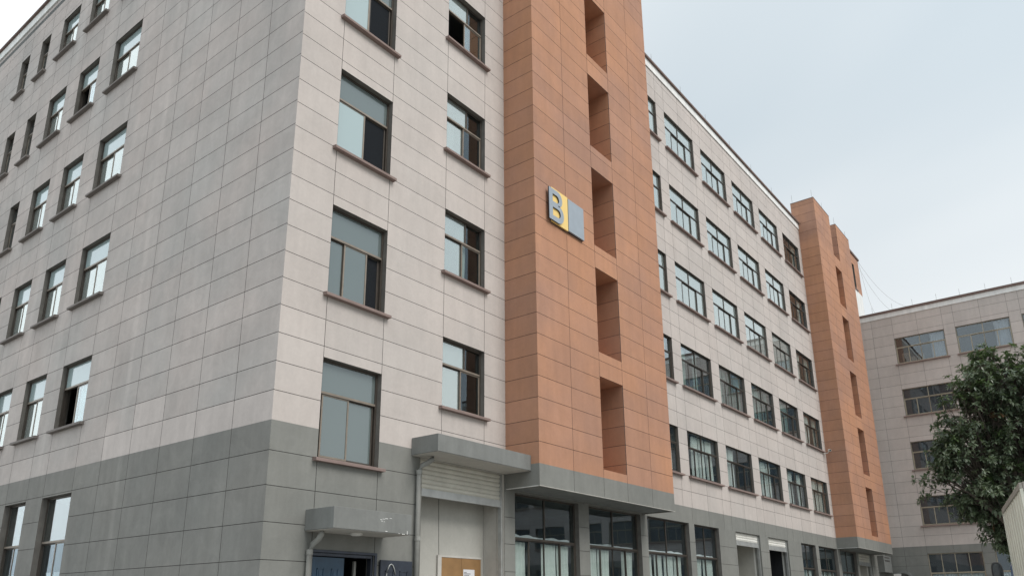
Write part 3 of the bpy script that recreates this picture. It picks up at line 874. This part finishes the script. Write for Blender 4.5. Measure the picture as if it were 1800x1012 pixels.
for ci, (a, b) in enumerate(cols3):
    ww = b-a
    for ri, s in enumerate(S3):
        cu = []
        if ri == 3: cu = [(ww-.95, ww-.12, .08, H3-.08, 'curtain3', ci % 3)]
        elif rnd.random() < .4: cu = [(.1+rnd.random()*1.2, 1.9, .08, H3-.08, 'curtain2', ci % 4)]
        if ci == 0 and ri == 0: cu = [(.2, 2.9, .08, 1.25, 'carton', 2)]
        g_ = 'w3clear' if ri == 3 else 'w3glass'
        ss = [(p, q, t, g_) for p, q, t in rail(.04, ww-.04, 4)]
        window(C3, (a, 0, s), 0, ww, H3, 1.18, [ww/2], ss, [g_], k='tan', kl='tan', y0=.09, bar=.034, curtains=cu)
    ss = [(p, q, t, 'clear') for p, q, t in rail(.05, ww-.05, 4)]
    window(C3, (a, 0, .9), 0, ww, 3.85, 2.65, [ww*.25, ww*.5, ww*.75], ss, ['w3glass'], k='tan', kl='tan', y0=.09, curtains=[(.1, ww-.1, .2, 2.6, 'curtain3', ci)], sill=False)

# box with louvres and round hood in the corner
vb = MB(); vb.box((45.75,-.38,3.62),(47.70,-.004,4.66),'canopy')
vb.box((46.0,-.392,4.30),(47.2,-.381,4.38),'joint'); vb.box((46.0,-.41,4.38),(47.25,-.381,4.42),'canopy'); vb.box((46.0,-.392,4.50),(47.2,-.381,4.58),'joint')
tag(vb.build('vent_box', bevel=.006), 'grey louvred vent box under the end of the far orange tower', 'vent')
hd = MB(); pts = []
for i in range(13):
    t = PI*i/12; pts.append((W3X-.02-.0, -1.0+.55*math.cos(t), 3.22+.50*math.sin(t)))
for i in range(12):
    a, b = pts[i], pts[i+1]
    hd.face([a, b, (b[0]-.22, b[1], b[2]), (a[0]-.22, a[1], a[2])], 'canopy')
    hd.face([(a[0]-.22, a[1], a[2]), (b[0]-.22, b[1], b[2]), (W3X-.245, -1.0+.40*math.cos(PI*(i+1)/12), 3.22+.36*math.sin(PI*(i+1)/12)), (W3X-.245, -1.0+.40*math.cos(PI*i/12), 3.22+.36*math.sin(PI*i/12))], 'canopy')
hd.box((W3X-.3,-.9,2.9),(W3X-.28,-.45,3.55),'plasticw')
tag(hd.build('arched_hood'), 'small grey arched hood on the base of the right wing', 'hood')

# cartons behind the top left window of the right wing
for i, (yy, zz, a, h_, lab) in enumerate([(-3.05, 17.52, .40, .72, 'tallest brown carton stack piece at the top left window of the right wing'),
                                    (-3.55, 17.52, .36, .38, 'low brown carton between two others at the top left window of the right wing'),
                                    (-3.98, 17.52, .38, .52, 'brown carton nearest the curtain in the top left window of the right wing')]):
    b = MB(); b.box((0,0,0),(.35,a,h_),'carton'); b.box((.17,-.001,.0),(.18,a+.001,h_+.002),'truckrim')
    o = b.build('carton'); o.location = (W3X+.30, yy-a/2, zz); tag(o, lab, 'carton', 'cartons behind a window of the right wing')

# ---- wires from the penthouse roof down to the right wing's roof
def wire(a, b, sag, label, r=.008):
    a, b = Vector(a), Vector(b); mb = MB(); pts = []
    for i in range(17):
        t = i/16; p = a.lerp(b, t); p.z -= sag*4*t*(1-t); pts.append(p)
    mb.tube(pts, r, 'pipe', 5)
    tag(mb.build('cable'), label, 'cable', 'cables hanging from the far roof')
wire((52.2,-.05,27.4), (48.0,-1.6,21.45), .9, 'steepest thin cable dropping from the far stairhouse roof')
wire((52.2,-.05,27.4), (48.0,-5.0,21.45), 1.6, 'upper long thin cable sagging from the stairhouse to the right wing')
wire((52.2,-.05,26.9), (48.0,-4.4,21.45), 2.0, 'lower long thin cable sagging from the stairhouse to the right wing')

# ---- security camera on the wall beside the far tower
K_ = empty('security_camera', 'small white security camera on the wall beside the far orange tower', 'camera', (36.95, 0, 10.1))
a_ = MB(); a_.tube([(0,0,-.12),(-.0,-.22,-.12),(-.02,-.28,-.02)], .022, 'plasticw', 8); a_.box((-.06,-.02,-.2),(.06,0,-.04),'plasticw'); a_.build('bracket', K_)
b_ = MB(); b_.tube([(.08,-.28,.04),(-.22,-.42,-.03)], .07, 'plasticw', 12); b_.tube([(-.215,-.418,-.029),(-.235,-.428,-.033)], .05, 'black', 12); b_.build('camera_body', K_, smooth=False)

# ================================================================== truck
ang = math.atan2(.70, 3.90)
TK = empty('box_truck', 'cream corrugated box truck with dirty rim rails and blue cab seen from behind', 'truck', (5.49, -11.77, 0), ang)
# local: +x forward, body lies on the -y side; left side at y=0
Lb, Wb, zb0, zt = 3.96, 2.15, 1.05, 3.42
b = MB(); px = 0.06; n = 9; pitch = (Lb-.12)/n; prof = []
for i in range(n):
    x = px+i*pitch; prof += [(x, 0), (x+pitch*.55, 0), (x+pitch*.64, -.05), (x+pitch*.91, -.05)]
prof.append((Lb-.06, 0))
for side, y0 in ((1, -.02), (-1, -Wb+.02)):
    for q in range(len(prof)-1):
        (xa, ya), (xb, yb_) = prof[q], prof[q+1]
        b.face([(xa, y0+ya*side, zb0), (xb, y0+yb_*side, zb0), (xb, y0+yb_*side, zt-.08), (xa, y0+ya*side, zt-.08)], 'truckw')
b.box((.05,-Wb+.06,zt-.10),(Lb-.05,-.06,zt-.02),'truckw'); b.box((.05,-Wb+.06,zb0),(Lb-.05,-.06,zb0+.08),'truckrim')
b.box((Lb-.06,-Wb+.05,zb0),(Lb-.02,-.05,zt-.05),'truckw')
b.build('cargo_box', TK)
b = MB()
for y in (-.05, -Wb): b.box((0,y-.0,zt-.09),(Lb,y+.05,zt),'truckrim'); b.box((0,y,zb0-.06),(Lb,y+.05,zb0+.02),'truckrim')
for y in (-.052, -Wb+.002): b.box((-.0,y,zb0+.02),(.06,y+.05,zt-.09),'truckw'); b.box((Lb-.05,y,zb0+.02),(Lb,y+.05,zt-.09),'truckw')
b.box((-.02,-Wb+.051,zt-.12),(.05,-.051,zt+.01),'truckrim'); b.box((-.02,-Wb+.051,zb0-.06),(.05,-.051,zb0+.04),'truckrim')
for x in (.9, 1.75, 2.6, 3.4): b.box((x,-.048,zt-.092),(x+.03,.004,zt+.004),'truckrim')
b.build('rim_rails', TK, bevel=.006)
for s_ in (0, 1):
    d = MB(); y0 = -.06-s_*(Wb/2-.05); y1 = y0-(Wb/2-.07)
    d.box((.0,y1,zb0+.05),(.03,y0,zt-.13),'truckw'); d.box((-.012,y1+.04,zb0+.1),(0,y0-.04,zb0+.14),'truckrim'); d.box((-.012,y1+.04,zt-.50),(0,y0-.04,zt-.46),'truckrim')
    d.tube([(-.03,y0-.28,zb0+.05),(-.03,y0-.28,zt-.15)], .014, 'steel', 8)
    for hz in (1.3, 2.2, 3.0): d.box((-.02,y0-.02,hz),(-.001,y0+.02,hz+.09),'steel')
    do = d.build('rear_door', TK)
    rm = MB(); rm.box((-.022,y0-.32,2.72),(-.001,y0-.06,2.98),'red'); rm.build('red_marker', do)
b = MB(); b.box((.1,-1.45,.62),(6.1,-1.33,.9),'black'); b.box((.1,-.85,.62),(6.1,-.73,.9),'black'); b.box((0,-1.95,.55),(.1,-.2,.75),'truckrim'); b.box((.6,-2.05,.9),(3.6,-.1,1.0),'black')
b.build('chassis', TK)
cabm = MB()
cx0, cx1 = 4.15, 5.85
pr = [(cx0,.62),(cx1+.05,.62),(cx1+.08,1.35),(cx1-.22,2.28),(cx1-.45,2.42),(cx0,2.45)]
o = len(cabm.v)
for y in (-.08, -1.98):
    for (x, z) in pr: cabm.v.append((x, y, z))
npf = len(pr)
cabm.f.append(tuple(range(o, o+npf))); cabm.mi.append(cabm.mat('cabpaint')); cabm.f.append(tuple(range(o+npf, o+2*npf))[::-1]); cabm.mi.append(0)
for i in range(npf):
    j = (i+1) % npf; cabm.f.append((o+i, o+npf+i, o+npf+j, o+j)); cabm.mi.append(0)
cb_ = cabm.build('cab', TK, bevel=.05)
g = MB(); g.face([(4.75,-.074,1.45),(5.72,-.074,1.45),(5.50,-.074,2.15),(4.75,-.074,2.15)],'dark'); g.face([(4.75,-1.986,1.45),(4.75,-1.986,2.15),(5.5,-1.986,2.15),(5.72,-1.986,1.45)],'dark')
g.face([(5.90,-.2,1.45),(5.90,-1.86,1.45),(5.67,-1.86,2.2),(5.67,-.2,2.2)],'dark'); link('cab_windows', g.mesh('cab_windows'), cb_)
def wheel(x, y, parent):
    t = MB(); t.tube([(0,-.13,0),(0,-.11,0),(0,.11,0),(0,.13,0)], .4, 'black', 28, taper=[.36,.4,.4,.36]); w_ = link('wheel', t.mesh('wheel', False), parent, (x, y, .4))
    r_ = MB(); r_.tube([(0,-.14,0),(0,.14,0)], .22, 'steel', 20); link('rim', r_.mesh('rim'), w_)
for x in (1.0, 5.2):
    for y in (-.25, -1.85): wheel(x, y, TK)
def mirror(x, y, z, parent, s=1.0):
    a = MB(); n = 24
    def ring(yy, rx, rz): return [(yy, rx*abs(math.cos(2*PI*j/n))**.6*(1 if math.cos(2*PI*j/n) > 0 else -1), rz*abs(math.sin(2*PI*j/n))**.75*(1 if math.sin(2*PI*j/n) > 0 else -1)) for j in range(n)]
    rs = [ring(-.03,.098*s,.20*s), ring(-.02,.112*s,.215*s), ring(.03,.105*s,.20*s), ring(.07,.06*s,.13*s)]
    ids = []
    for r in rs: ids.append(len(a.v)); a.v += r
    for i in range(3):
        for j in range(n): a.f.append((ids[i]+j, ids[i]+(j+1) % n, ids[i+1]+(j+1) % n, ids[i+1]+j)); a.mi.append(a.mat('black'))
    a.f.append(tuple(ids[3]+j for j in range(n))); a.mi.append(0)
    a.f.append(tuple(ids[0]+j for j in range(n))[::-1]); a.mi.append(a.mat('black'))
    a.tube([(.0,-.02,-.15),(.0,-.1,-.4),(-.0,-.42,-.5)], .016, 'black', 8)
    m_ = link('side_mirror', a.mesh('side_mirror', False), parent, (x, y, z))
    q = MB(); k = [(-.036, .082*s*abs(math.cos(2*PI*j/n))**.6*(1 if math.cos(2*PI*j/n) > 0 else -1), .175*s*abs(math.sin(2*PI*j/n))**.75*(1 if math.sin(2*PI*j/n) > 0 else -1)) for j in range(n)]
    q.v = k; q.f = [tuple(range(n))[::-1]]; q.mi = [q.mat('mirrorglass')]; link('mirror_glass', q.mesh('mirror_glass'), m_)
mirror(5.90, .14, 2.27, TK); mirror(5.95, -2.2, 2.27, TK)
mirror(6.0, -.02, 2.08, TK, .55)

# ================================================================== tree
def leafmat(name, c1, c2):
    mt, n, o = newmat(name); A = n.nodes.new; K = n.links.new
    g = A('ShaderNodeNewGeometry'); r = A('ShaderNodeValToRGB')
    r.color_ramp.elements[0].color = (*c1, 1); r.color_ramp.elements[1].color = (*c2, 1)
    K(g.outputs['Random Per Island'], r.inputs[0])
    b = A('ShaderNodeBsdfPrincipled'); b.inputs['Roughness'].default_value = .33; b.inputs['Specular IOR Level'].default_value = .5
    K(r.outputs[0], b.inputs['Base Color'])
    tl = A('ShaderNodeBsdfTranslucent'); tl.inputs[0].default_value = (.10, .16, .05, 1)
    mx_ = A('ShaderNodeMixShader'); mx_.inputs[0].default_value = .3
    K(b.outputs[0], mx_.inputs[1]); K(tl.outputs[0], mx_.inputs[2]); K(mx_.outputs[0], o.inputs[0])
    return mt
M['leaf'] = leafmat('dark_green_leaf', (.085, .12, .074), (.19, .225, .145))
M['leafy'] = leafmat('fresh_green_leaf', (.06, .10, .035), (.10, .15, .05))
M['leafr'] = leafmat('reddish_leaf', (.22, .10, .06), (.28, .15, .09))
M['bark'] = simple('grey_brown_bark', (.085, .07, .055), .9, var=.3, vscale=9)
TR = empty('broadleaf_tree', 'dark green broadleaf tree standing behind the truck before the right wing', 'tree', (18.35, -10.95, 0))
tb = MB(); lvs = MB(); rt_ = random.Random(11)
lobes = []
def lobe(x, y, z, r): lobes.append((Vector((x+.20, y-.28, z+.0))-Vector((18.35,-10.95,0)), r))
for q in [(17.9,-10.7,7.9,1.35),(17.2,-10.2,8.0,.75),(18.6,-11.7,8.3,1.2),(17.0,-9.5,6.9,.95),(16.7,-9.2,5.8,.7),(17.4,-9.6,6.0,1.1),(18.2,-10.6,6.5,1.5),
          (17.0,-9.1,5.0,1.0),(17.7,-9.8,4.8,1.2),(18.5,-10.9,4.9,1.3),(18.8,-11.8,6.2,1.5),(18.1,-10.0,3.95,.85),(18.9,-10.9,3.6,.85),(19.2,-12.2,7.5,1.3),
          (19.4,-11.2,8.1,1.2),(19.4,-10.2,6.2,1.2),(17.9,-12.0,5.4,1.1),(19.5,-12.4,4.9,1.3),(17.6,-11.3,7.0,1.1),(17.5,-9.4,4.15,.55),(16.75,-8.9,6.4,.45),(18.4,-10.2,8.75,.7),(18.5,-10.4,3.0,.6),(17.0,-9.5,4.5,.7),(16.9,-9.7,7.7,.6),(17.1,-9.4,5.5,.9),(17.2,-9.3,6.5,.7),(17.9,-9.7,3.5,.5),(16.55,-8.75,5.15,.45),(17.2,-9.9,7.55,.7)]: lobe(*q)
trunk = [Vector((0,0,0)), Vector((.05,.03,1.2)), Vector((-.03,.1,2.3)), Vector((.02,.05,3.1))]
tb.tube(trunk, .2, 'bark', 12, taper=[.24,.19,.17,.15])
def bez(a, b, c, n=7): return [a*(1-t)**2+b*2*t*(1-t)+c*t*t for t in [i/n for i in range(n+1)]]
def leaf(p, d, up_, s, k):
    d = d.normalized(); side = d.cross(up_)
    if side.length < .05: side = d.cross(Vector((1, .2, 0)))
    side.normalize(); nn = side.cross(d); L_ = s; w_ = s*.21
    dr = -nn*L_*.10-Vector((0,0,1))*L_*.12
    a = p; m1 = p+d*L_*.35; m2 = p+d*L_*.72+dr*.45; t = p+d*L_+dr
    o = len(lvs.v)
    lvs.v += [tuple(a), tuple(m1+side*w_+nn*w_*.25), tuple(m1), tuple(m1-side*w_+nn*w_*.25), tuple(m2+side*w_*.75+nn*w_*.2), tuple(m2), tuple(m2-side*w_*.75+nn*w_*.2), tuple(t)]
    mi = lvs.mat(k)
    for f in ((0,1,2),(0,2,3),(1,4,5,2),(2,5,6,3),(4,7,5),(5,7,6)): lvs.f.append(tuple(o+i for i in f)); lvs.mi.append(mi)
def whorl(p, d, n, s, k):
    d = d.normalized(); a = d.orthogonal().normalized(); b2 = d.cross(a); ph = rt_.random()*6
    for i in range(n):
        t = ph+2.4*i; e = rt_.uniform(.15, 1.1)
        v = (a*math.cos(t)+b2*math.sin(t))*math.cos(e*.6)+d*(math.sin(e)*.9)+Vector((0,0,-.10))
        leaf(p-d*rt_.uniform(0, .10), v, Vector((0,0,1))*.8+d*.4, s*rt_.uniform(.7, 1.15), k)
for li, (c, r) in enumerate(lobes):
    st_ = trunk[2].lerp(trunk[3], rt_.random()); mid = st_.lerp(c, .45)+Vector((rt_.uniform(-.3,.3), rt_.uniform(-.3,.3), .25+.1*(c.z-4)))
    if c.z < 4.6: mid = st_.lerp(c, .5)+Vector((0,0,.35))
    path = bez(st_, mid, c, 9)
    tb.tube(path, .05, 'bark', 7, taper=[.085*(1-i/9.)+.018 for i in range(10)])
    nb = int(50*r*r)+13
    for k in range(nb):
        v = Vector((rt_.gauss(0,1), rt_.gauss(0,1), rt_.gauss(0,.9))).normalized()
        rad = r*rt_.uniform(.45, 1.08)
        if noise.noise((c+v*rad)*1.1+Vector((5,1,2))) < -.19: continue
        tip = c+Vector((v.x*rad, v.y*rad, v.z*rad*.85+.05))
        base = path[rt_.randint(5, 9)]
        md = base.lerp(tip, .5)+Vector((0,0,.12))
        pth = bez(base, md, tip, 4)
        tb.tube(pth, .01, 'bark', 4, taper=[.017,.014,.011,.008,.005])
        dv = (tip-md)
        kk = 'leaf'
        q = rt_.random()
        if v.z > .4 and q < .25: kk = 'leafy'
        elif q > .992: kk = 'leafr'
        whorl(tip, dv+Vector((0,0,.15)), rt_.randint(8, 13), rt_.uniform(.14, .19), kk)
        for _ in range(3):
            t_ = tip+Vector((rt_.gauss(0,.16), rt_.gauss(0,.16), rt_.gauss(0,.12)))
            tb.tube([pth[3], t_], .006, 'bark', 3)
            whorl(t_, t_-pth[3]+Vector((0,0,.05)), rt_.randint(6, 10), rt_.uniform(.13, .18), kk)
tb.build('trunk', TR, smooth=True)
lvs.build('crown', TR)
